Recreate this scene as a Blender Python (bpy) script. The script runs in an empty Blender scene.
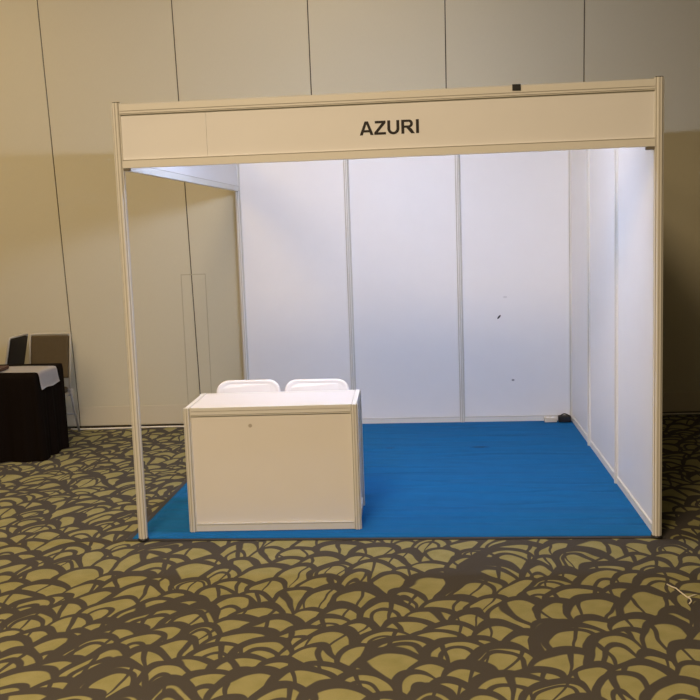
import bpy, bmesh, math, random
from mathutils import Vector, Matrix
random.seed(7)
PI = math.pi
scn = bpy.context.scene
COL = scn.collection

# ------------------------------------------------------------------ materials
class V:
    """tiny expression wrapper over shader math nodes"""
    def __init__(s, nt, sock): s.nt, s.s = nt, sock
    def _m(s, op, *a):
        n = s.nt.nodes.new('ShaderNodeMath'); n.operation = op
        for i, x in enumerate((s,) + a):
            if isinstance(x, V): s.nt.links.new(x.s, n.inputs[i])
            else: n.inputs[i].default_value = x
        return V(s.nt, n.outputs[0])
    def __add__(s, o): return s._m('ADD', o)
    def __sub__(s, o): return s._m('SUBTRACT', o)
    def __mul__(s, o): return s._m('MULTIPLY', o)
    def __truediv__(s, o): return s._m('DIVIDE', o)
    __radd__ = __add__; __rmul__ = __mul__
    def rsub(s, k): return (s * -1.0) + k
    def floor(s): return s._m('FLOOR')
    def fract(s): return s._m('FRACT')
    def abs(s): return s._m('ABSOLUTE')
    def sqrt(s): return s._m('SQRT')
    def max(s, o): return s._m('MAXIMUM', o)
    def min(s, o): return s._m('MINIMUM', o)
    def gt(s, o): return s._m('GREATER_THAN', o)
    def lt(s, o): return s._m('LESS_THAN', o)
    def mod2(s): return s._m('FLOORED_MODULO', 2.0)
    def atan2(s, o): return s._m('ARCTAN2', o)
    def step(s, lo, hi):
        n = s.nt.nodes.new('ShaderNodeMapRange'); n.interpolation_type = 'SMOOTHSTEP'
        s.nt.links.new(s.s, n.inputs['Value'])
        for k, x in (('From Min', lo), ('From Max', hi)):
            if isinstance(x, V): s.nt.links.new(x.s, n.inputs[k])
            else: n.inputs[k].default_value = x
        return V(s.nt, n.outputs['Result'])

def mat(name, col, rough=0.6, metal=0.0, spec=0.4, noise=0.0, nscale=40.0, bump=0.0, bscale=300.0):
    m = bpy.data.materials.new(name); m.use_nodes = True
    nt = m.node_tree; b = nt.nodes['Principled BSDF']
    b.inputs['Base Color'].default_value = (*col, 1); b.inputs['Roughness'].default_value = rough
    b.inputs['Metallic'].default_value = metal; b.inputs['Specular IOR Level'].default_value = spec
    tc = nt.nodes.new('ShaderNodeTexCoord')
    if noise:
        n = nt.nodes.new('ShaderNodeTexNoise'); n.inputs['Scale'].default_value = nscale; n.inputs['Detail'].default_value = 4
        nt.links.new(tc.outputs['Object'], n.inputs['Vector'])
        r = nt.nodes.new('ShaderNodeMixRGB')
        r.inputs[1].default_value = (*[c * (1 - noise) for c in col], 1); r.inputs[2].default_value = (*[min(1, c * (1 + noise)) for c in col], 1)
        nt.links.new(n.outputs['Fac'], r.inputs[0]); nt.links.new(r.outputs[0], b.inputs['Base Color'])
    if bump:
        n = nt.nodes.new('ShaderNodeTexNoise'); n.inputs['Scale'].default_value = bscale; n.inputs['Detail'].default_value = 3
        nt.links.new(tc.outputs['Object'], n.inputs['Vector'])
        bp = nt.nodes.new('ShaderNodeBump'); bp.inputs['Strength'].default_value = bump; bp.inputs['Distance'].default_value = 0.004
        nt.links.new(n.outputs['Fac'], bp.inputs['Height']); nt.links.new(bp.outputs[0], b.inputs['Normal'])
    return m

def spots(m, col, marks):
    """small scuffs on a panel, given in the panel's own coordinates: (axis_a, axis_b, a, b, ra, rb, angle, strength)"""
    nt = m.node_tree; b = nt.nodes['Principled BSDF']
    tc = nt.nodes.new('ShaderNodeTexCoord'); sx = nt.nodes.new('ShaderNodeSeparateXYZ')
    nt.links.new(tc.outputs['Object'], sx.inputs[0])
    X, Z = V(nt, sx.outputs[0]), V(nt, sx.outputs[2])
    f = None
    for (a, z, ra, rb, ang, st) in marks:
        dx, dz = X - a, Z - z
        c, s = math.cos(ang), math.sin(ang)
        p = (dx * c + dz * s) / ra; q = (dz * c - dx * s) / rb
        d = (p * p + q * q).step(1.3, 0.5) * st
        f = d if f is None else f.max(d)
    old = b.inputs['Base Color'].links[0].from_socket if b.inputs['Base Color'].links else None
    mx = nt.nodes.new('ShaderNodeMixRGB'); nt.links.new(f.s, mx.inputs[0])
    if old: nt.links.new(old, mx.inputs[1])
    else: mx.inputs[1].default_value = b.inputs['Base Color'].default_value
    mx.inputs[2].default_value = (*col, 1)
    nt.links.new(mx.outputs[0], b.inputs['Base Color'])
    return m

PANEL = (0.80, 0.80, 0.80)
M = {}
M['panel'] = mat('white_laminate', PANEL, 0.45, noise=0.02, nscale=6)
M['panel_marked'] = spots(mat('white_laminate_scuffed', PANEL, 0.45, noise=0.02, nscale=6), (0.03, 0.03, 0.04),
    [(2.348, 0.974, 0.024, 0.009, math.radians(50), 1.0), (2.467, 0.392, 0.014, 0.010, 0, 0.7), (2.405, 1.154, 0.02, 0.010, 0, 0.18)])
M['counter_panel'] = spots(mat('counter_laminate', (0.80, 0.78, 0.76), 0.45, noise=0.02, nscale=6), (0.25, 0.2, 0.15),
    [(-0.125, 0.649, 0.012, 0.012, 0, 0.6)])
M['alu'] = mat('pale_aluminium_profile', (0.74, 0.73, 0.68), 0.42, metal=0.0, spec=0.5, noise=0.02)
M['groove'] = mat('profile_groove', (0.56, 0.54, 0.49), 0.6)
M['black'] = mat('black_plastic', (0.012, 0.011, 0.011), 0.5)
M['bracket'] = mat('dull_metal_bracket', (0.17, 0.15, 0.12), 0.5)
M['ink'] = mat('black_vinyl', (0.012, 0.008, 0.006), 0.6)
M['plastic'] = mat('white_moulded_plastic', (0.80, 0.78, 0.77), 0.35)
M['steel'] = mat('grey_steel_tube', (0.5, 0.5, 0.5), 0.35, metal=0.6)
M['frame'] = mat('pale_chair_frame', (0.45, 0.42, 0.33), 0.4)
M['brown'] = mat('brown_upholstery', (0.075, 0.053, 0.022), 0.85, noise=0.15, nscale=60)
M['shell'] = mat('black_chair_shell', (0.018, 0.013, 0.009), 0.6)
M['cloth_black'] = mat('black_tablecloth_fabric', (0.008, 0.0055, 0.004), 0.95, spec=0.03, noise=0.2, nscale=90)
M['cloth_white'] = mat('white_cloth', (0.62, 0.60, 0.58), 0.9, noise=0.08, nscale=30)
M['folder'] = mat('dark_red_brown_leather', (0.05, 0.014, 0.008), 0.5)
M['cable'] = mat('white_cable', (0.72, 0.68, 0.58), 0.5)
M['cream'] = mat('cream_plastic', (0.66, 0.60, 0.48), 0.45)
M['edge'] = mat('dark_carpet_tape', (0.035, 0.033, 0.034), 0.7)
M['string'] = mat('pale_string', (0.70, 0.66, 0.52), 0.6)
M['ceiling'] = mat('ceiling_paint', (0.6, 0.55, 0.45), 0.9)
M['wood'] = mat('plywood', (0.35, 0.24, 0.13), 0.6, noise=0.2, nscale=15)

# hotel wall: woven vinyl on tall movable panels
def wall_mat():
    m = mat('beige_woven_wall', (0.40, 0.36, 0.27), 0.85, spec=0.2)
    nt = m.node_tree; b = nt.nodes['Principled BSDF']
    tc = nt.nodes.new('ShaderNodeTexCoord')
    mp = nt.nodes.new('ShaderNodeMapping'); mp.inputs['Scale'].default_value = (60, 60, 4)
    n = nt.nodes.new('ShaderNodeTexNoise'); n.inputs['Scale'].default_value = 6; n.inputs['Detail'].default_value = 5
    nt.links.new(tc.outputs['Object'], mp.inputs[0]); nt.links.new(mp.outputs[0], n.inputs['Vector'])
    mx = nt.nodes.new('ShaderNodeMixRGB')
    mx.inputs[1].default_value = (0.53, 0.495, 0.36, 1); mx.inputs[2].default_value = (0.59, 0.55, 0.40, 1)
    nt.links.new(n.outputs['Fac'], mx.inputs[0]); nt.links.new(mx.outputs[0], b.inputs['Base Color'])
    return m
M['wall'] = wall_mat()
M['seam'] = mat('wall_seam', (0.07, 0.055, 0.04), 0.9)
M['skirt'] = mat('wall_bottom_strip', (0.56, 0.51, 0.37), 0.8)

# patterned hotel carpet: overlapping irregular scallops, dark ribs over olive
def hotel_carpet():
    m = bpy.data.materials.new('scalloped_hotel_carpet'); m.use_nodes = True
    nt = m.node_tree; b = nt.nodes['Principled BSDF']
    b.inputs['Roughness'].default_value = 0.95; b.inputs['Specular IOR Level'].default_value = 0.1
    tc = nt.nodes.new('ShaderNodeTexCoord')
    def noise(scale, detail=2, vec=None):
        n = nt.nodes.new('ShaderNodeTexNoise'); n.inputs['Scale'].default_value = scale; n.inputs['Detail'].default_value = detail
        nt.links.new(vec or tc.outputs['Object'], n.inputs['Vector']); return n
    sx = nt.nodes.new('ShaderNodeSeparateXYZ'); nt.links.new(tc.outputs['Object'], sx.inputs[0])
    w = noise(1.7, 1.0); ws = nt.nodes.new('ShaderNodeSeparateXYZ'); nt.links.new(w.outputs['Color'], ws.inputs[0])
    w2 = noise(9.0, 0.0); ws2 = nt.nodes.new('ShaderNodeSeparateXYZ'); nt.links.new(w2.outputs['Color'], ws2.inputs[0])
    RX, RY = 0.136, 0.245
    px = (V(nt, sx.outputs[0]) + (V(nt, ws.outputs[0]) - 0.5) * 0.26 + (V(nt, ws2.outputs[0]) - 0.5) * 0.022) / RX
    py = (V(nt, sx.outputs[1]) + (V(nt, ws.outputs[1]) - 0.5) * 0.40 + (V(nt, ws2.outputs[1]) - 0.5) * 0.035) / RY
    SX, SY = 1.5, 0.66
    row0 = (py / SY).floor()
    light = None
    for dr in (1, 0, -1, -2):
        row = row0 + float(dr)
        off = row.mod2() * 0.5
        col0 = ((px / SX) - off).floor()
        for dc in (0, 1):
            col = col0 + float(dc)
            cb = nt.nodes.new('ShaderNodeCombineXYZ')
            nt.links.new(col.s, cb.inputs[0]); nt.links.new(row.s, cb.inputs[1])
            wn = nt.nodes.new('ShaderNodeTexWhiteNoise'); wn.noise_dimensions = '3D'
            nt.links.new(cb.outputs[0], wn.inputs['Vector'])
            rs = nt.nodes.new('ShaderNodeSeparateXYZ'); nt.links.new(wn.outputs['Color'], rs.inputs[0])
            r1, r2, r3 = (V(nt, rs.outputs[i]) for i in range(3))
            r4 = V(nt, wn.outputs['Value'])
            ux = px - (col + off) * SX + (r1 - 0.5) * 0.5
            uy = py - row * SY + (r2 - 0.5) * 0.42
            sc = r3 * 0.50 + 0.84
            ux = ux / sc; uy = uy / sc
            rho = (ux * ux + uy * uy).sqrt()
            # inner edge of the dark crest is an eccentric circle: thick at the crest, thin at the ends
            iy = uy + (r4 * 0.14 + 0.02)
            ix = ux + (r2 - 0.5) * 0.24
            inner = (ix * ix + iy * iy).sqrt()
            fill = inner.step(0.838, 0.80)
            # ribs fanning from the foot of the scallop
            ang = ux_ang = (ux + (r1 - 0.5) * 1.0).atan2(uy + 0.75)
            rib = ((ang * (r4 * 1.1 + 0.55) + r3 * 3.0).fract() - 0.5).abs()
            fill = fill * rib.step(0.045, 0.07)
            # some scallops carry a second ring
            ring = (rho - (r1 * 0.25 + 0.36)).abs()
            ringm = ring.step(0.055, 0.085).max(r2.gt(0.38))
            fill = fill * ringm
            ins = rho.step(1.0, 0.97)
            if light is None: light = fill * ins
            else: light = light * ins.rsub(1.0) + fill * ins
    pile = noise(900.0, 2); blot = noise(11.0, 4)
    cA = nt.nodes.new('ShaderNodeMixRGB')
    cA.inputs[1].default_value = (0.195, 0.186, 0.068, 1); cA.inputs[2].default_value = (0.315, 0.29, 0.145, 1)
    nt.links.new(blot.outputs['Fac'], cA.inputs[0])
    mx = nt.nodes.new('ShaderNodeMixRGB'); nt.links.new(light.s, mx.inputs[0])
    mx.inputs[1].default_value = (0.061, 0.055, 0.049, 1); nt.links.new(cA.outputs[0], mx.inputs[2])
    pl = V(nt, pile.outputs['Fac']).step(0.3, 0.7) * 0.35 + 0.82
    mul = nt.nodes.new('ShaderNodeMixRGB'); mul.blend_type = 'MULTIPLY'; mul.inputs[0].default_value = 1
    cmb = nt.nodes.new('ShaderNodeCombineXYZ')
    for i in range(3): nt.links.new(pl.s, cmb.inputs[i])
    nt.links.new(mx.outputs[0], mul.inputs[1]); nt.links.new(cmb.outputs[0], mul.inputs[2])
    nt.links.new(mul.outputs[0], b.inputs['Base Color'])
    return m
M['floor'] = hotel_carpet()

def blue_carpet():
    m = mat('blue_felt', (0.009, 0.118, 0.325), 0.95, spec=0.1, noise=0.10, nscale=9)
    nt = m.node_tree; b = nt.nodes['Principled BSDF']
    tc = nt.nodes.new('ShaderNodeTexCoord'); mp = nt.nodes.new('ShaderNodeMapping')
    mp.inputs['Rotation'].default_value = (0, 0, math.radians(7)); mp.inputs['Scale'].default_value = (0.55, 3.6, 1)
    n = nt.nodes.new('ShaderNodeTexNoise'); n.inputs['Scale'].default_value = 1.6; n.inputs['Detail'].default_value = 1.2; n.inputs['Distortion'].default_value = 0.9
    nt.links.new(tc.outputs['Object'], mp.inputs[0]); nt.links.new(mp.outputs[0], n.inputs['Vector'])
    bp = nt.nodes.new('ShaderNodeBump'); bp.inputs['Strength'].default_value = 0.8; bp.inputs['Distance'].default_value = 0.06
    nt.links.new(n.outputs['Fac'], bp.inputs['Height'])
    f = nt.nodes.new('ShaderNodeTexNoise'); f.inputs['Scale'].default_value = 500
    nt.links.new(tc.outputs['Object'], f.inputs['Vector'])
    b2 = nt.nodes.new('ShaderNodeBump'); b2.inputs['Strength'].default_value = 0.25; b2.inputs['Distance'].default_value = 0.004
    nt.links.new(f.outputs['Fac'], b2.inputs['Height']); nt.links.new(bp.outputs[0], b2.inputs['Normal']); nt.links.new(b2.outputs[0], b.inputs['Normal'])
    return m
M['blue'] = blue_carpet()

# ------------------------------------------------------------------ mesh helpers
def box(bm, x0, x1, y0, y1, z0, z1, bev=0.0, mi=0):
    vs = [bm.verts.new((x, y, z)) for x in (x0, x1) for y in (y0, y1) for z in (z0, z1)]
    F = [(0, 1, 3, 2), (4, 6, 7, 5), (0, 4, 5, 1), (2, 3, 7, 6), (0, 2, 6, 4), (1, 5, 7, 3)]
    fs = [bm.faces.new([vs[i] for i in f]) for f in F]
    for f in fs: f.material_index = mi
    if bev:
        es = list({e for f in fs for e in f.edges})
        bmesh.ops.bevel(bm, geom=es, offset=bev, segments=2, affect='EDGES', profile=0.6)
    return vs

def extrude(bm, poly, fn0, fn1, mi=None):
    """prism: poly of (a,b); fn0/fn1 turn (a,b) into the 3-D points of the two end caps. mi: set of side indices in material 1"""
    A = [bm.verts.new(fn0(a, b)) for a, b in poly]; B = [bm.verts.new(fn1(a, b)) for a, b in poly]
    n = len(poly)
    for i in range(n):
        f = bm.faces.new((A[i], A[(i + 1) % n], B[(i + 1) % n], B[i]))
        if mi and i in mi: f.material_index = 1
    bm.faces.new(A[::-1]); bm.faces.new(B)

def tube(bm, pts, r, seg=10, closed=False):
    pts = [Vector(p) for p in pts]; n = len(pts); rings = []
    ref = None
    for i, p in enumerate(pts):
        if closed: t = (pts[(i + 1) % n] - pts[i - 1])
        else: t = pts[min(i + 1, n - 1)] - pts[max(i - 1, 0)]
        t.normalize()
        if ref is None: ref = Vector((0, 0, 1)) if abs(t.z) < 0.9 else Vector((1, 0, 0))
        a = t.cross(ref).normalized(); ref = a.cross(t).normalized()
        rings.append([bm.verts.new(p + r * (math.cos(2 * PI * k / seg) * a + math.sin(2 * PI * k / seg) * ref)) for k in range(seg)])
    for i in range(n if closed else n - 1):
        A, B = rings[i], rings[(i + 1) % n]
        for k in range(seg):
            f = bm.faces.new((A[k], A[(k + 1) % seg], B[(k + 1) % seg], B[k])); f.smooth = True
    if not closed:
        bm.faces.new(rings[0][::-1]); bm.faces.new(rings[-1])

def obj(name, bm, mats, parent=None, smooth=False):
    bmesh.ops.recalc_face_normals(bm, faces=bm.faces)
    me = bpy.data.meshes.new(name); bm.to_mesh(me); bm.free()
    for mm in (mats if isinstance(mats, (list, tuple)) else [mats]): me.materials.append(mm)
    if smooth:
        for p in me.polygons: p.use_smooth = True
    o = bpy.data.objects.new(name, me); COL.objects.link(o)
    if parent: o.parent = parent
    return o
def NB(): return bmesh.new()
def tag(o, label=None, cat=None, group=None, kind=None):
    if label: o['label'] = label
    if cat: o['category'] = cat
    if group: o['group'] = group
    if kind: o['kind'] = kind
    return o
def thing(name, label, cat, loc=(0, 0, 0), rz=0, group=None):
    o = bpy.data.objects.new(name, None); o.empty_display_size = 0.1; COL.objects.link(o)
    o.location = loc; o.rotation_euler = (0, 0, rz)
    return tag(o, label, cat, group)
def copy_tree(o, parent=None):
    c = o.copy(); COL.objects.link(c)
    if parent: c.parent = parent
    for ch in o.children: copy_tree(ch, c)
    return c

# ------------------------------------------------------------------ setting
WY0, WS = 3.445, 0.036                       # hotel wall runs a little askew to the stand
WANG = math.atan(WS)
bm = NB(); box(bm, -10, 12, -9, 3.47 + 0.6, -0.1, 0.0)
tag(obj('floor', bm, M['floor']), kind='structure')
H_CEIL = 5.4
bm = NB(); box(bm, -10, 12, -9, 4.1, H_CEIL, H_CEIL + 0.1)
tag(obj('ceiling', bm, M['ceiling']), kind='structure')

wallroot = bm = NB()
SEAM0, SP = 0.690, 1.237
k0 = -9
def seam(k, z):
    """the hung panels are slightly out of plumb, more so to the left"""
    xs = SEAM0 + k * SP
    lean = max(-0.012, min(0.032, 0.0125 - 0.0102 * xs))
    return xs + lean * (4.0 - z)
for k in range(-9, 9):
    g = 0.005
    A = [(seam(k, 0.018) + g, 0.018), (seam(k + 1, 0.018) - g, 0.018), (seam(k + 1, H_CEIL) - g, H_CEIL), (seam(k, H_CEIL) + g, H_CEIL)]
    extrude(bm, A, lambda a, b: (a, 0.0, b), lambda a, b: (a, 0.05, b))
box(bm, SEAM0 - 9 * SP, SEAM0 + 9 * SP, 0.012, 0.06, 0.0, H_CEIL, mi=1)
w = tag(obj('wall_back', bm, [M['wall'], M['seam']]), kind='structure')
w.location = (0, WY0, 0); w.rotation_euler = (0, 0, WANG)
bm = NB()
for k in range(-9, 9):
    x0 = seam(k, 0.1) + 0.005; x1 = seam(k + 1, 0.1) - 0.005
    box(bm, x0, x1, -0.006, 0.0, 0.022, 0.205, bev=0.003)
w2 = tag(obj('baseboard_back', bm, M['skirt']), kind='structure'); w2.location = w.location; w2.rotation_euler = w.rotation_euler
# thin outline of a hatch across one seam of the wall
bm = NB()
box(bm, -0.602, -0.596, -0.003, 0.0, 0.205, 1.437); box(bm, -0.372, -0.367, -0.003, 0.0, 0.205, 1.437); box(bm, -0.602, -0.367, -0.003, 0.0, 1.437, 1.446)
M['hatch'] = mat('hatch_outline', (0.42, 0.385, 0.27), 0.8)
w3 = tag(obj('trim_1', bm, M['hatch']), kind='structure'); w3.location = w.location; w3.rotation_euler = w.rotation_euler

# ------------------------------------------------------------------ exhibition stand
W, D, H = 3.0, 3.33, 2.553
Y1, Y2 = 2.303, 1.151
ZF0 = 2.197
booth = thing('exhibition_booth', 'white shell scheme exhibition booth with AZURI fascia sign, standing on blue carpet', 'booth', (0, 0, 0))

def post_poly(f=0.050, gw=0.007, gd=0.006):
    h = f / 2; half = h * math.tan(PI / 8); out = []; dark = set()
    for k in range(8):
        a = k * PI / 4; n = (math.cos(a), math.sin(a)); t = (-n[1], n[0])
        for (s, d) in ((-half, 0), (-gw / 2, 0), (-gw / 2, -gd), (gw / 2, -gd), (gw / 2, 0)):
            out.append((n[0] * (h + d) + t[0] * s, n[1] * (h + d) + t[1] * s))
        i = k * 5; dark |= {i + 1, i + 2, i + 3}
    return out, dark
PP, PD = post_poly()
def post(parent, x, y, z0, z1, f=0.050):
    pp, pd = post_poly(f)
    bm = NB(); extrude(bm, pp, lambda a, b: (x + a, y + b, z0), lambda a, b: (x + a, y + b, z1), pd)
    return obj('post', bm, [M['alu'], M['groove']], parent)
ZC = 0.011                                   # stand on top of the carpet
for (x, y) in ((0, 0), (W, 0), (0, D), (1, D), (2, D), (W, D), (W, Y1), (W, Y2)):
    p = post(booth, x, y, ZC + (0.004 if y == 0 else -0.001), H + (0.008 if x in (0, W) and y == 0 else 0.004))
    if y == 0:
        bm = NB()
        bmesh.ops.create_cone(bm, cap_ends=True, segments=16, radius1=0.034, radius2=0.03, depth=0.008, matrix=Matrix.Translation((x, y, ZC + 0.004)))
        obj('foot', bm, M['black'], p)
    bm = NB(); e = 0.022
    pts = [(x + e * math.cos(PI / 8 + k * PI / 4), y + e * math.sin(PI / 8 + k * PI / 4)) for k in range(8)]
    zt = H + (0.008 if x in (0, W) and y == 0 else 0.004)
    extrude(bm, pts, lambda a, b: (a, b, zt), lambda a, b: (a, b, zt + 0.004))
    obj('post_cap', bm, M['black'], p)

# rail profile (d = out from the wall plane, z upward); grooves along the face
def rail_poly(h, t, grooves, gd=0.004, gw=0.004):
    pts = [(-t, 0)]; 
    for g in grooves: pts += [(-t, g - gw / 2), (-t + gd, g - gw / 2), (-t + gd, g + gw / 2), (-t, g + gw / 2)]
    pts += [(-t, h), (t, h)]
    for g in reversed(grooves): pts += [(t, g + gw / 2), (t - gd, g + gw / 2), (t - gd, g - gw / 2), (t, g - gw / 2)]
    pts += [(t, 0)]
    dark = set()
    for k in range(len(grooves)):
        i = 1 + 4 * k; dark |= {i, i + 1, i + 2}
        j = 1 + 4 * len(grooves) + 2 + 4 * k; dark |= {j, j + 1, j + 2}
    return pts, dark
def rail(parent, a, b, z, h=0.045, t=0.014, grooves=(), name='rail'):
    a = Vector((a[0], a[1], 0)); b = Vector((b[0], b[1], 0)); d = (b - a).normalized(); n = Vector((-d.y, d.x, 0))
    a = a + d * 0.022; b = b - d * 0.022
    pts, dark = rail_poly(h, t, list(grooves))
    bm = NB()
    extrude(bm, pts, lambda q, w_: a + n * q + Vector((0, 0, z + w_)), lambda q, w_: b + n * q + Vector((0, 0, z + w_)), dark)
    return obj(name, bm, [M['alu'], M['groove']], parent)
def panel(parent, a, b, z0, z1, t=0.003, m=None, name='wall_panel', inset=0.02):
    a = Vector((a[0], a[1], 0)); b = Vector((b[0], b[1], 0)); d = (b - a).normalized(); n = Vector((-d.y, d.x, 0))
    a = a + d * inset; b = b - d * inset
    bm = NB()
    extrude(bm, [(-t, z0), (t, z0), (t, z1), (-t, z1)], lambda q, z: a + n * q + Vector((0, 0, z)), lambda q, z: b + n * q + Vector((0, 0, z)))
    return obj(name, bm, m or M['panel'], parent)

back = [((0, D), (1, D)), ((1, D), (2, D)), ((2, D), (W, D))]
side = [((W, D), (W, Y1)), ((W, Y1), (W, Y2)), ((W, Y2), (W, 0))]
for i, (a, b) in enumerate(back + side):
    panel(booth, a, b, ZC + 0.05, H - 0.04, m=M['panel_marked'] if i == 2 else M['panel'])
    rail(booth, a, b, ZC - 0.001, 0.050, 0.012, (0.044,))
    rail(booth, a, b, H - 0.045, 0.045, 0.012, (0.008,))
# front fascia with the sign
rail(booth, (0, 0), (W, 0), H - 0.058, 0.058, 0.016, (0.0045, 0.0185), name='fascia_rail')
rail(booth, (0, 0), (W, 0), ZF0, 0.047, 0.016, (0.043,), name='fascia_rail')
fl = panel(booth, (0, 0), (0.512, 0), ZF0 + 0.04, H - 0.05, m=M['panel'], name='fascia_panel', inset=0.0)
fr = panel(booth, (0.5135, 0), (W, 0), ZF0 + 0.04, H - 0.05, m=M['panel'], name='fascia_panel', inset=0.0)
fr['label'] = 'long fascia panel lettered AZURI'
# left header along the open side
rail(booth, (0, D), (0, 0), H - 0.058, 0.058, 0.016, (0.0045, 0.0185), name='fascia_rail')
rail(booth, (0, D), (0, 0), ZF0 - 0.006, 0.047, 0.016, (0.043,), name='fascia_rail')
panel(booth, (0, D), (0, 0), ZF0 + 0.036, H - 0.05, name='fascia_panel')
# brackets tucked under the fascia at both front posts, clip on the top rail
bm = NB(); box(bm, 2.930, 2.980, -0.012, 0.012, ZF0 - 0.017, ZF0 - 0.001, bev=0.002); obj('bracket', bm, M['bracket'], booth)
bm = NB(); box(bm, 0.022, 0.060, -0.012, 0.012, ZF0 - 0.015, ZF0 - 0.001, bev=0.002); obj('bracket', bm, M['bracket'], booth)
bm = NB(); box(bm, 2.217, 2.262, -0.024, -0.016, 2.526, 2.556, bev=0.002); box(bm, 2.217, 2.262, -0.024, 0.02, 2.553, 2.558, bev=0.001)
tag(obj('clip', bm, M['black'], booth), 'small black clip on the top rail')
# lettering
def letters():
    def arc(cx, cz, rx, rz, a0, a1, n=10):
        return [(cx + rx * math.cos(math.radians(a0 + (a1 - a0) * i / n)), cz + rz * math.sin(math.radians(a0 + (a1 - a0) * i / n))) for i in range(n + 1)]
    L = {}
    # each letter: list of convex-ish strips (quads chains) given as outer/inner outlines; unit cap height 1
    L['A'] = (1.02, [[(0, 0), (0.22, 0), (0.29, 0.2), (0.23, 0.2), (0.35, 0.37), (0.51, 0.79), (0.51, 1.0), (0.39, 1.0)],
                    [(1.02, 0), (0.80, 0), (0.73, 0.2), (0.79, 0.2), (0.67, 0.37), (0.51, 0.79), (0.51, 1.0), (0.63, 1.0)],
                    [(0.29, 0.2), (0.73, 0.2), (0.67, 0.37), (0.35, 0.37)]])
    L['A'] = (1.02, [[(0, 0), (0.225, 0), (0.51, 0.79), (0.51, 1.0), (0.385, 1.0)],
                    [(1.02, 0), (0.635, 1.0), (0.51, 1.0), (0.51, 0.79), (0.795, 0)],
                    [(0.30, 0.205), (0.72, 0.205), (0.66, 0.37), (0.36, 0.37)]])
    L['Z'] = (0.86, [[(0.0, 0), (0.86, 0), (0.86, 0.175), (0.27, 0.175), (0.0, 0.165)],
                    [(0.0, 0.165), (0.27, 0.175), (0.85, 0.835), (0.56, 0.825)],
                    [(0.06, 0.825), (0.56, 0.825), (0.85, 0.835), (0.85, 1.0), (0.06, 1.0)]])
    o = [(0.0, 1.0), (0.0, 0.40)] + arc(0.44, 0.40, 0.44, 0.415, 180, 360, 16)[1:-1] + [(0.88, 0.40), (0.88, 1.0)]
    i = [(0.215, 1.0), (0.215, 0.40)] + arc(0.44, 0.40, 0.225, 0.235, 180, 360, 16)[1:-1] + [(0.665, 0.40), (0.665, 1.0)]
    L['U'] = (0.88, [[o[k], o[k + 1], i[k + 1], i[k]] for k in range(len(o) - 1)])
    ro = [(0.0, 1.0), (0.52, 1.0)] + arc(0.56, 0.71, 0.29, 0.29, 90, -90, 12) + [(0.0, 0.42)]
    ri = [(0.215, 0.84), (0.52, 0.84)] + arc(0.54, 0.71, 0.11, 0.13, 90, -90, 12) + [(0.215, 0.58)]
    L['R'] = (0.98, [[(0, 0), (0.215, 0), (0.215, 1.0), (0, 1.0)]] + [[ro[k], ro[k + 1], ri[k + 1], ri[k]] for k in range(len(ro) - 1)]
                    + [[(0.36, 0.42), (0.72, 0), (0.98, 0), (0.76, 0.33), (0.60, 0.46)]])
    L['I'] = (0.215, [[(0, 0), (0.215, 0), (0.215, 1.0), (0, 1.0)]])
    gaps = {'A': 0.05, 'Z': 0.11, 'U': 0.14, 'R': 0.09}
    total = sum(L[c][0] for c in 'AZURI') + sum(gaps.values())
    x0, x1, z0, h = 1.377, 1.706, 2.323, 0.075
    s = (x1 - x0) / total; x = x0
    for c in 'AZURI':
        bm = NB(); d = 0.0
        for poly in L[c][1]:
            d += 0.00002
            extrude(bm, poly, lambda a, b: (x + a * s, -0.0045 - d, z0 + b * h), lambda a, b: (x + a * s, -0.003, z0 + b * h))
        obj('letter', bm, M['ink'], fr)
        x += (L[c][0] + gaps.get(c, 0)) * s
letters()

# ------------------------------------------------------------------ fluorescent batten behind the fascia
LX, LY, LZ = 1.35, 0.10, 2.515
lamp = thing('fluorescent_lamp', 'white fluorescent batten fixed behind the lettered fascia', 'lamp', (LX, LY, LZ))
bm = NB(); box(bm, -0.55, 0.55, -0.065, -0.028, -0.02, 0.02, bev=0.004); obj('housing', bm, M['plastic'], lamp)
m = bpy.data.materials.new('lit_diffuser'); m.use_nodes = True; nt = m.node_tree; nt.nodes.clear()
em = nt.nodes.new('ShaderNodeEmission'); em.inputs[0].default_value = (0.61, 0.74, 1.10, 1); em.inputs[1].default_value = 460.0
ou = nt.nodes.new('ShaderNodeOutputMaterial'); nt.links.new(em.outputs[0], ou.inputs[0])
bm = NB(); box(bm, -0.5, 0.5, -0.0025, 0.0025, -0.02, 0.02, bev=0.001)
transform_later = Matrix.Rotation(math.radians(-22), 4, 'X')
bmesh.ops.transform(bm, matrix=transform_later, verts=bm.verts)
obj('diffuser', bm, m, lamp)
bm = NB(); box(bm, -0.51, 0.51, -0.028, -0.004, -0.022, 0.022, bev=0.002); bmesh.ops.transform(bm, matrix=transform_later, verts=bm.verts)
obj('reflector', bm, M['plastic'], lamp)
for s in (-1, 1):
    bm = NB(); box(bm, s * 0.52 - 0.018, s * 0.52 + 0.018, -0.03, 0.016, -0.016, 0.016, bev=0.003); obj('lamp_holder', bm, M['plastic'], lamp)
for s in (-1, 1):
    bm = NB(); box(bm, s * 0.35 - 0.015, s * 0.35 + 0.015, -0.0835, -0.065, -0.012, 0.012, bev=0.002); obj('bracket', bm, M['bracket'], lamp)

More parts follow.
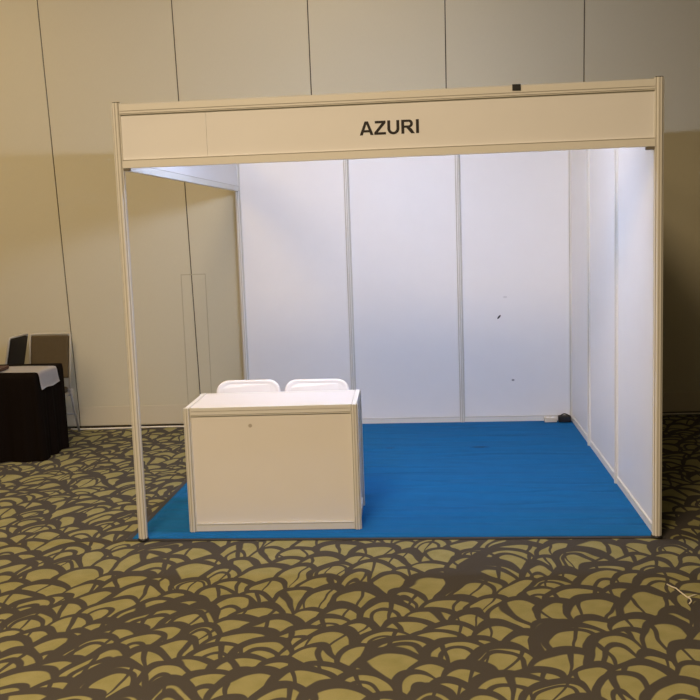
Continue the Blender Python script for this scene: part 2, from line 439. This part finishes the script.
# ------------------------------------------------------------------ blue carpet of the stand
CX0, CX1, CY0, CY1 = -0.075, 3.02, 0.018, 3.372
bm = NB()
NX, NY = 110, 120
slits = ((2.108, 2.27, 0.085), (1.375, 2.28, 0.045))
def cz(x, y):
    z = 0.0085
    # long soft wrinkles running across the felt
    def ridge(yc, slope, wdt, amp, xa, xb):
        t = (y - (yc + slope * (x - 1.5))) / wdt
        e = max(0.0, min(1.0, (x - xa) / 0.25)) * max(0.0, min(1.0, (xb - x) / 0.25))
        return 1.6 * amp * math.exp(-t * t) * e
    z += ridge(1.25, -0.28, 0.05, 0.010, 1.1, 2.9) + ridge(1.02, -0.22, 0.04, 0.006, 1.7, 2.8)
    z += ridge(2.28, 0.0, 0.025, 0.006, 0.9, 2.4) + ridge(2.75, -0.12, 0.04, 0.006, 1.6, 2.95) + ridge(0.55, -0.12, 0.05, 0.005, 1.8, 2.9)
    z += ridge(1.6, -0.1, 0.06, 0.004, 0.5, 2.0)
    inside = min(1.0, max(0, (x - CX0 - 0.05) / 0.2), max(0, (CX1 - 0.06 - x) / 0.2), max(0, (y - CY0 - 0.05) / 0.2), max(0, (CY1 - 0.1 - y) / 0.15))
    if 0.1 < x < 1.4 and y < 1.35: inside *= 0.15       # lies flat under counter and chairs
    z = 0.0085 + (z - 0.0085) * inside + 0.0008 * math.sin(7 * x + 3 * y) * inside
    return z
grid = [[bm.verts.new((CX0 + (CX1 - CX0) * i / NX, CY0 + (CY1 - CY0) * j / NY, cz(CX0 + (CX1 - CX0) * i / NX, CY0 + (CY1 - CY0) * j / NY))) for i in range(NX + 1)] for j in range(NY + 1)]
for j in range(NY):
    for i in range(NX):
        bm.faces.new((grid[j][i], grid[j][i + 1], grid[j + 1][i + 1], grid[j + 1][i])).smooth = True
loop = [grid[0][i] for i in range(NX + 1)] + [grid[j][NX] for j in range(1, NY + 1)] + [grid[NY][i] for i in range(NX - 1, -1, -1)] + [grid[j][0] for j in range(NY - 1, 0, -1)]
low = [bm.verts.new((v.co.x, v.co.y, 0.0)) for v in loop]
n = len(loop)
for i in range(n): bm.faces.new((loop[i], low[i], low[(i + 1) % n], loop[(i + 1) % n]))
bm.faces.new(low[::-1])
cp = tag(obj('booth_carpet', bm, M['blue']), 'bright blue felt carpet laid under the white exhibition booth', 'carpet')
bm = NB(); box(bm, CX0 - 0.035, CX1 + 0.03, CY0 - 0.03, CY0 - 0.0005, 0.0, 0.007, bev=0.002); obj('edge_strip', bm, M['edge'], cp)
bm = NB(); box(bm, CX0 - 0.035, CX0 - 0.0005, CY0, CY1, 0.0, 0.007, bev=0.002); obj('edge_strip', bm, M['edge'], cp)
for (x, y, l) in slits:
    bm = NB(); zz = cz(x, y) + 0.0004
    poly = [(x - l, y), (x - l * .4, y - 0.008), (x + l * .3, y - 0.009), (x + l, y + 0.001), (x + l * .3, y + 0.008), (x - l * .4, y + 0.007)]
    extrude(bm, poly, lambda a, b: (a, b, cz(a, b) - 0.002), lambda a, b: (a, b, cz(a, b) + 0.0012))
    obj('slit', bm, mat('dark_blue_cut', (0.004, 0.03, 0.10), 0.9) if 'cut' not in M else M['cut'], cp)

# ------------------------------------------------------------------ reception counter
CW, CD, CH = 1.056, 0.54, 0.768
counter = thing('reception_counter', 'low white box reception counter with pale metal edges on the blue carpet', 'counter', (0.765, 0.412, ZC - 0.001), math.radians(1.9))
hx, hy = CW / 2 - 0.024, CD / 2 - 0.024
for sx in (-1, 1):
    for sy in (-1, 1): post(counter, sx * hx, sy * hy, 0.0, CH - 0.002, 0.044)
def crail(a, b, z, h, gr): return rail(counter, a, b, z, h, 0.013, gr)
c = [(-hx, -hy), (hx, -hy), (hx, hy), (-hx, hy)]
crail(c[0], c[1], CH - 0.052, 0.05, (0.006, 0.028)); crail(c[0], c[1], 0.002, 0.046, (0.040,))
crail(c[1], c[2], CH - 0.052, 0.05, (0.006,)); crail(c[3], c[0], CH - 0.052, 0.05, (0.006,)); crail(c[2], c[3], CH - 0.052, 0.05, (0.006,))
crail(c[1], c[2], 0.012, 0.045, (0.038,)); crail(c[3], c[0], 0.012, 0.045, (0.038,))
panel(counter, c[0], c[1], 0.05, CH - 0.04, m=M['counter_panel'], name='front_panel')
panel(counter, c[1], c[2], 0.05, CH - 0.04, name='side_panel'); panel(counter, c[3], c[0], 0.05, CH - 0.04, name='side_panel')
bm = NB(); box(bm, -hx + 0.016, hx - 0.016, -hy + 0.014, hy - 0.014, CH - 0.02, CH - 0.003, bev=0.002)
obj('counter_top', bm, mat('counter_top_laminate', (0.72, 0.69, 0.66), 0.45, noise=0.02, nscale=6), counter)

# ------------------------------------------------------------------ folding chairs
def rounded_slab(w, h, r, t, n=8, inset=0.018, dish=0.004, curve=0.0):
    """upright slab in x/z with rounded corners, a raised rim and a dished face"""
    bm = NB(); out = []
    for (cx, cz_, a0) in ((w / 2 - r, h - r, 0), (-w / 2 + r, h - r, 90), (-w / 2 + r, r, 180), (w / 2 - r, r, 270)):
        for k in range(n + 1):
            a = math.radians(a0 + 90 * k / n); out.append((cx + r * math.cos(a), cz_ + r * math.sin(a)))
    cxm, czm = 0, h / 2
    def ring(off, y):
        res = []
        for (x, z) in out:
            sx = (w / 2 - off) / (w / 2); sz = (h / 2 - off) / (h / 2)
            X = x * sx; Z = czm + (z - czm) * sz
            res.append(bm.verts.new((X, y + curve * (X / (w / 2)) ** 2, Z)))
        return res
    R = [ring(inset + 0.012, -t / 2 + dish), ring(inset, -t / 2 + dish * .5), ring(0.007, -t / 2), ring(0.0, -t / 2 + 0.007), ring(0.0, t / 2 - 0.007), ring(0.007, t / 2), ring(inset, t / 2 - dish * .5), ring(inset + .012, t / 2 - dish)]
    m_ = len(out)
    for A, B in zip(R, R[1:]):
        for k in range(m_): bm.faces.new((A[k], A[(k + 1) % m_], B[(k + 1) % m_], B[k])).smooth = True
    bm.faces.new(R[0][::-1]); bm.faces.new(R[-1])
    return bm

def transform(bm, mtx): bmesh.ops.transform(bm, matrix=mtx, verts=bm.verts); return bm

def plastic_chair(label, loc, rz, group):
    t = thing('folding_chair', label, 'chair', loc, rz, group)
    # faces -y
    bm = rounded_slab(0.455, 0.235, 0.085, 0.024, curve=-0.018)
    transform(bm, Matrix.Translation((0, 0.190, 0.536)) @ Matrix.Rotation(math.radians(-12), 4, 'X'))
    obj('backrest', bm, M['plastic'], t)
    bm = rounded_slab(0.40, 0.38, 0.06, 0.026)
    transform(bm, Matrix.Translation((0, 0.17, 0.435)) @ Matrix.Rotation(math.radians(88), 4, 'X'))
    obj('seat', bm, M['plastic'], t)
    for s in (-1, 1):
        x = s * 0.212
        bm = NB(); tube(bm, [(x, -0.20, 0.012), (x, -0.02, 0.30), (x, 0.10, 0.46), (x * .98, 0.185, 0.57), (x * .95, 0.218, 0.68)], 0.011)
        obj('leg', bm, M['plastic'], t)
        bm = NB(); tube(bm, [(s * 0.190, 0.23, 0.012), (s * 0.190, 0.06, 0.27), (s * 0.190, -0.06, 0.42)], 0.011)
        obj('leg', bm, M['plastic'], t)
    bm = NB(); tube(bm, [(-0.212, -0.142, 0.10), (0.212, -0.142, 0.10)], 0.008); obj('stretcher', bm, M['plastic'], t)
    bm = NB(); tube(bm, [(-0.190, 0.18, 0.09), (0.190, 0.18, 0.09)], 0.008); obj('stretcher', bm, M['plastic'], t)
    return t
CHZ = ZC - 0.001
plastic_chair('white plastic folding chair behind the counter, the left of the two', (0.450, 0.955, CHZ), math.radians(1), 'white folding chairs behind the counter')
ch = copy_tree([o for o in COL.objects if o.name == 'folding_chair'][0])
ch['label'] = 'white plastic folding chair behind the counter, the right one nearer the white counter edge'
ch.location = (0.932, 0.93, CHZ); ch.rotation_euler = (0, 0, math.radians(-1))

def padded_chair(label, loc, rz, group):
    t = thing('padded_chair', label, 'chair', loc, rz, group)
    lean = math.radians(-12)
    B = Matrix.Translation((0, 0.19, 0.47)) @ Matrix.Rotation(lean, 4, 'X')
    # frame: hoop of square-ish pale tube around the back
    w, h, r = 0.385, 0.485, 0.018
    pts = [(-w / 2, 0, -0.03), (-w / 2, 0, h - r)] + [(-w / 2 + r - r * math.cos(a), 0, h - r + r * math.sin(a)) for a in (PI / 6, PI / 3, PI / 2)]
    pts += [(-x, y, z) for (x, y, z) in reversed(pts)]
    bm = NB(); tube(bm, pts, 0.0115, 8); transform(bm, B); obj('back_frame', bm, M['frame'], t)
    bm = rounded_slab(w - 0.026, 0.40, 0.012, 0.022, n=3, inset=0.012, dish=-0.003); transform(bm, B @ Matrix.Translation((0, -0.004, 0.07)))
    pad = obj('backrest', bm, M['brown'], t)
    bm = rounded_slab(w - 0.028, 0.398, 0.012, 0.010, n=3, inset=0.012, dish=0.001); transform(bm, B @ Matrix.Translation((0, 0.0125, 0.071)))
    obj('back_shell', bm, M['shell'], pad)
    bm = rounded_slab(0.37, 0.31, 0.035, 0.05, n=5, dish=-0.008); transform(bm, Matrix.Translation((0, 0.18, 0.44)) @ Matrix.Rotation(math.radians(90), 4, 'X'))
    obj('seat', bm, M['brown'], t)
    for s in (-1, 1):
        x = s * w / 2
        bm = NB(); box(bm, x - 0.016, x + 0.022 if s > 0 else x + 0.016, 0.165, 0.215, 0.375, 0.44, bev=0.006); obj('hinge', bm, M['steel'], t)
        bm = NB(); tube(bm, [(x, 0.19, 0.43), (x, 0.245, 0.25), (x + s * 0.012, 0.31, 0.012)], 0.011, 8); obj('leg', bm, M['steel'], t)
        bm = NB(); tube(bm, [(x, 0.17, 0.40), (x, -0.05, 0.39), (x, -0.09, 0.20), (x, -0.11, 0.012)], 0.011, 8); obj('leg', bm, M['steel'], t)
    bm = NB(); tube(bm, [(-w / 2, 0.26, 0.19), (w / 2, 0.26, 0.19)], 0.008, 8); obj('stretcher', bm, M['steel'], t)
    return t
pc = padded_chair('pale framed chair with brown padded back, between black table and beige wall', (-1.795, 2.86, 0.0), 0, 'padded chairs behind the table')
p2 = copy_tree(pc)
p2['label'] = 'dark chair turned side on behind the black table, left of the brown padded one'
p2.location = (-2.335, 3.02, 0.0); p2.rotation_euler = (0, 0, math.radians(-90))

# ------------------------------------------------------------------ table under black cloth
TX0, TX1, TY0, TY1, TZ = -3.30, -1.488, 2.045, 2.64, 0.735
table = thing('folding_table', 'trestle table wholly covered by a floor length black cloth, left edge', 'table', ((TX0 + TX1) / 2, (TY0 + TY1) / 2, 0))
tw, td = (TX1 - TX0) / 2, (TY1 - TY0) / 2
bm = NB(); box(bm, -tw + 0.01, tw - 0.01, -td + 0.01, td - 0.01, TZ - 0.03, TZ - 0.004, bev=0.004); obj('tabletop', bm, M['wood'], table)
for sx in (-1, 1):
    for sy in (-1, 1):
        bm = NB(); tube(bm, [(sx * (tw - 0.15), sy * (td - 0.08), 0.0), (sx * (tw - 0.15), sy * (td - 0.08), TZ - 0.03)], 0.015); obj('leg', bm, M['steel'], table)

bm = NB()
def loop_pts(x0, x1, y0, y1, r, npe=60):
    P = []
    segs = [((x1, y0 + r), (x1, y1 - r), (x1 - r, y1 - r), 0), ((x1 - r, y1), (x0 + r, y1), (x0 + r, y1 - r), 90), ((x0, y1 - r), (x0, y0 + r), (x0 + r, y0 + r), 180), ((x0 + r, y0), (x1 - r, y0), (x1 - r, y0 + r), 270)]
    for a, b, c_, ang in segs:
        n_ = npe if abs(b[0] - a[0]) < 1 and abs(a[1] - b[1]) < 1 else 2 * npe
        for k in range(n_):
            t = k / n_; P.append((a[0] + (b[0] - a[0]) * t, a[1] + (b[1] - a[1]) * t, math.cos(math.radians(ang)), math.sin(math.radians(ang))))
        for k in range(8):
            aa = math.radians(ang + 90 * k / 8); P.append((c_[0] + r * math.cos(aa), c_[1] + r * math.sin(aa), math.cos(aa), math.sin(aa)))
    return P
P = loop_pts(TX0, TX1, TY0, TY1, 0.02)
rings = []
n = len(P)
dist = 0; ds = []
for i in range(n):
    ds.append(dist); a, b = P[i], P[(i + 1) % n]; dist += math.hypot(b[0] - a[0], b[1] - a[1])
for j in range(15):
    t = j / 14; z = TZ - t * (TZ - 0.004); R = []
    for i, (x, y, nx, ny) in enumerate(P):
        s = ds[i]
        f = (math.sin(s * 2 * PI / (dist / 23)) * 0.5 + math.sin(s * 2 * PI / (dist / 41) + 1.3) * 0.3 + 0.55) * 0.030 * (t ** 0.8)
        if j == 0: f = -0.006
        R.append(bm.verts.new((x + nx * (f + 0.004), y + ny * (f + 0.004), z)))
    rings.append(R)
top = [bm.verts.new((x - nx * 0.012, y - ny * 0.012, TZ + 0.002)) for (x, y, nx, ny) in P]
for A, B in zip([top] + rings, rings):
    for i in range(n): bm.faces.new((A[i], A[(i + 1) % n], B[(i + 1) % n], B[i])).smooth = True
bm.faces.new(top)
tag(obj('tablecloth', bm, M['cloth_black']), 'black floor length cloth hanging in folds over the table at the left edge', 'tablecloth')

# white cloth lying over the table corner and hanging down its side
bm = NB()
ux = [(-2.045 + 0.545 * k / 14) for k in range(15)]
prof = [(x, TZ + 0.0065) for x in ux] + [(TX1 + 0.012, TZ + 0.002), (TX1 + 0.018, TZ - 0.012), (TX1 + 0.021, TZ - 0.03), (TX1 + 0.022, TZ - 0.06), (TX1 + 0.023, TZ - 0.09), (TX1 + 0.025, TZ - 0.115), (TX1 + 0.028, TZ - 0.135)]
NYc = 18; G = []
for (i, (x, z)) in enumerate(prof):
    rowv = []
    for j in range(NYc + 1):
        v = j / NYc
        hang = max(0, i - 15) / 6
        y0 = 2.065 + 0.03 * hang; y1 = 2.44 + 0.03 * hang
        yy = y0 + (y1 - y0) * v + (0.02 * (1 - i / 14) if i < 14 else 0)
        dz = 0.0015 * math.sin(v * 11 + i * 0.4)
        dx = 0.003 * math.sin(v * 14) * hang
        zz = z + (dz if i < 15 else 0) + hang * (0.006 * math.sin(v * 7) - 0.012 * (1 - v))
        rowv.append(bm.verts.new((x + dx, yy, zz)))
    G.append(rowv)
for i in range(len(prof) - 1):
    for j in range(NYc): bm.faces.new((G[i][j], G[i + 1][j], G[i + 1][j + 1], G[i][j + 1])).smooth = True
bmesh.ops.solidify(bm, geom=bm.faces[:], thickness=0.003)
tag(obj('white_cloth', bm, M['cloth_white']), 'white cloth spread on the black table and hanging over its right side', 'cloth')
# dark folder half out of frame
bm = NB(); box(bm, -0.15, 0.15, -0.11, 0.11, 0, 0.026, bev=0.005)
f = obj('folder', bm, M['folder']); f.location = (-1.955, 2.17, TZ + 0.012); f.rotation_euler = (0, 0, 0.1)
tag(f, 'dark red brown folder on the table, cut off by the left edge', 'folder')

# ------------------------------------------------------------------ small things
# black adapter and cream socket on the carpet in the back right corner
ad = thing('power_adapter', 'black power adapter lying in the back right corner of the booth', 'adapter', (2.918, 3.255, 0.0105), 0)
bm = NB(); box(bm, -0.055, 0.055, -0.032, 0.032, 0.0, 0.058, bev=0.01); obj('body', bm, M['black'], ad)
bm = NB(); tube(bm, [(-0.04 + 0.08 * t, 0.03 * math.sin(PI * t) - 0.02, 0.058 + 0.013 * math.sin(PI * t)) for t in [k / 12 for k in range(13)]], 0.006, 8); obj('cord', bm, M['black'], ad)
so = thing('socket_block', 'small cream socket block on blue carpet beside the black adapter', 'socket', (2.795, 3.27, 0.0105), 0)
bm = NB(); box(bm, -0.055, 0.055, -0.03, 0.03, 0.0, 0.042, bev=0.005); obj('body', bm, M['cream'], so)
for x in (-0.025, 0.02):
    bm = NB(); bmesh.ops.create_cone(bm, cap_ends=True, segments=16, radius1=0.014, radius2=0.014, depth=0.004, matrix=Matrix.Translation((x, 0, 0.0425))); obj('socket_face', bm, M['plastic'], so)
# white cable along the foot of the hotel wall
def cable(xa, xb, off, label):
    pts = []
    for k in range(60):
        x = xa + (xb - xa) * k / 59
        pts.append((x, WY0 + WS * x - off + 0.014 * math.sin(x * 5.1) + 0.012 * math.sin(x * 2.3 + 1), 0.008))
    bm = NB(); tube(bm, pts, 0.008, 8)
    tag(obj('cable', bm, M['cable']), label, 'cable')
cable(-1.72, -0.28, 0.075, 'thin white cable on the floor along the beige wall, left of the booth')
cable(3.25, 5.2, 0.05, 'thin pale cable on the floor along the dark wall, right of the booth')
# tied scrap of string on the carpet
bm = NB()
tube(bm, [(2.886, -0.726, 0.004), (2.900, -0.765, 0.006), (2.914, -0.793, 0.009), (2.923, -0.832, 0.007), (2.940, -0.895, 0.005), (2.950, -0.915, 0.005), (2.948, -0.945, 0.004), (2.930, -0.975, 0.004)], 0.0032, 6)
tube(bm, [(2.942, -0.905, 0.0085), (2.957, -0.892, 0.007), (2.975, -0.872, 0.004), (2.995, -0.862, 0.004)], 0.003, 6)
tag(obj('string_scrap', bm, M['string']), 'pale scrap of tied string on the patterned carpet, lower right', 'string')

# ------------------------------------------------------------------ light
def area(name, loc, size, power, col, tgt=None, sizey=None):
    l = bpy.data.lights.new(name, 'AREA'); l.energy = power; l.color = col; l.shape = 'RECTANGLE'; l.size = size; l.size_y = sizey or size
    o = bpy.data.objects.new(name, l); COL.objects.link(o); o.location = loc
    d = (Vector(tgt) - Vector(loc)) if tgt else Vector((0, 0, -1))
    o.rotation_euler = d.to_track_quat('-Z', 'Y').to_euler(); return o
WARM = (1.0, 0.75, 0.48)
area('ceiling_and_fill_light', (-3.2, 0.2, H_CEIL - 0.03), 2.6, 185, WARM, sizey=2.6)
area('ceiling_and_fill_light', (0.9, 1.7, H_CEIL - 0.03), 1.2, 42, WARM, sizey=1.6)  # added fill with no known lamp; brightens upper wall and booth interior
area('ceiling_and_fill_light', (0.3, -5.6, H_CEIL - 0.03), 1.5, 700, WARM, sizey=3.0)
wd = bpy.data.worlds.new('hall'); scn.world = wd; wd.use_nodes = True
bg = wd.node_tree.nodes['Background']; bg.inputs[0].default_value = (1.0, 0.76, 0.48, 1); bg.inputs[1].default_value = 0.08

# ------------------------------------------------------------------ camera
cx, cy, czz, yaw, pitch, roll, F = 1.7700, -5.4075, 1.8039, -0.09027, -0.124735, -0.034915, 955.74
cyw, syw, cp_, sp_ = math.cos(yaw), math.sin(yaw), math.cos(pitch), math.sin(pitch)
fwd = Vector((syw * cp_, cyw * cp_, sp_)); right = Vector((cyw, -syw, 0)); up = right.cross(fwd)
r2 = math.cos(roll) * right + math.sin(roll) * up; u2 = -math.sin(roll) * right + math.cos(roll) * up
cam = bpy.data.cameras.new('camera'); cam.sensor_width = 36; cam.lens = F / 700 * 36; cam.clip_start = 0.05
co = bpy.data.objects.new('camera', cam); COL.objects.link(co)
R = Matrix((r2, u2, -fwd)).transposed()
co.matrix_world = Matrix.Translation((cx, cy, czz)) @ R.to_4x4()
scn.camera = co
vs = scn.view_settings; vs.view_transform = 'Standard'; vs.look = 'None'; vs.gamma = 1.0; vs.exposure = -0.2; vs.use_curve_mapping = False
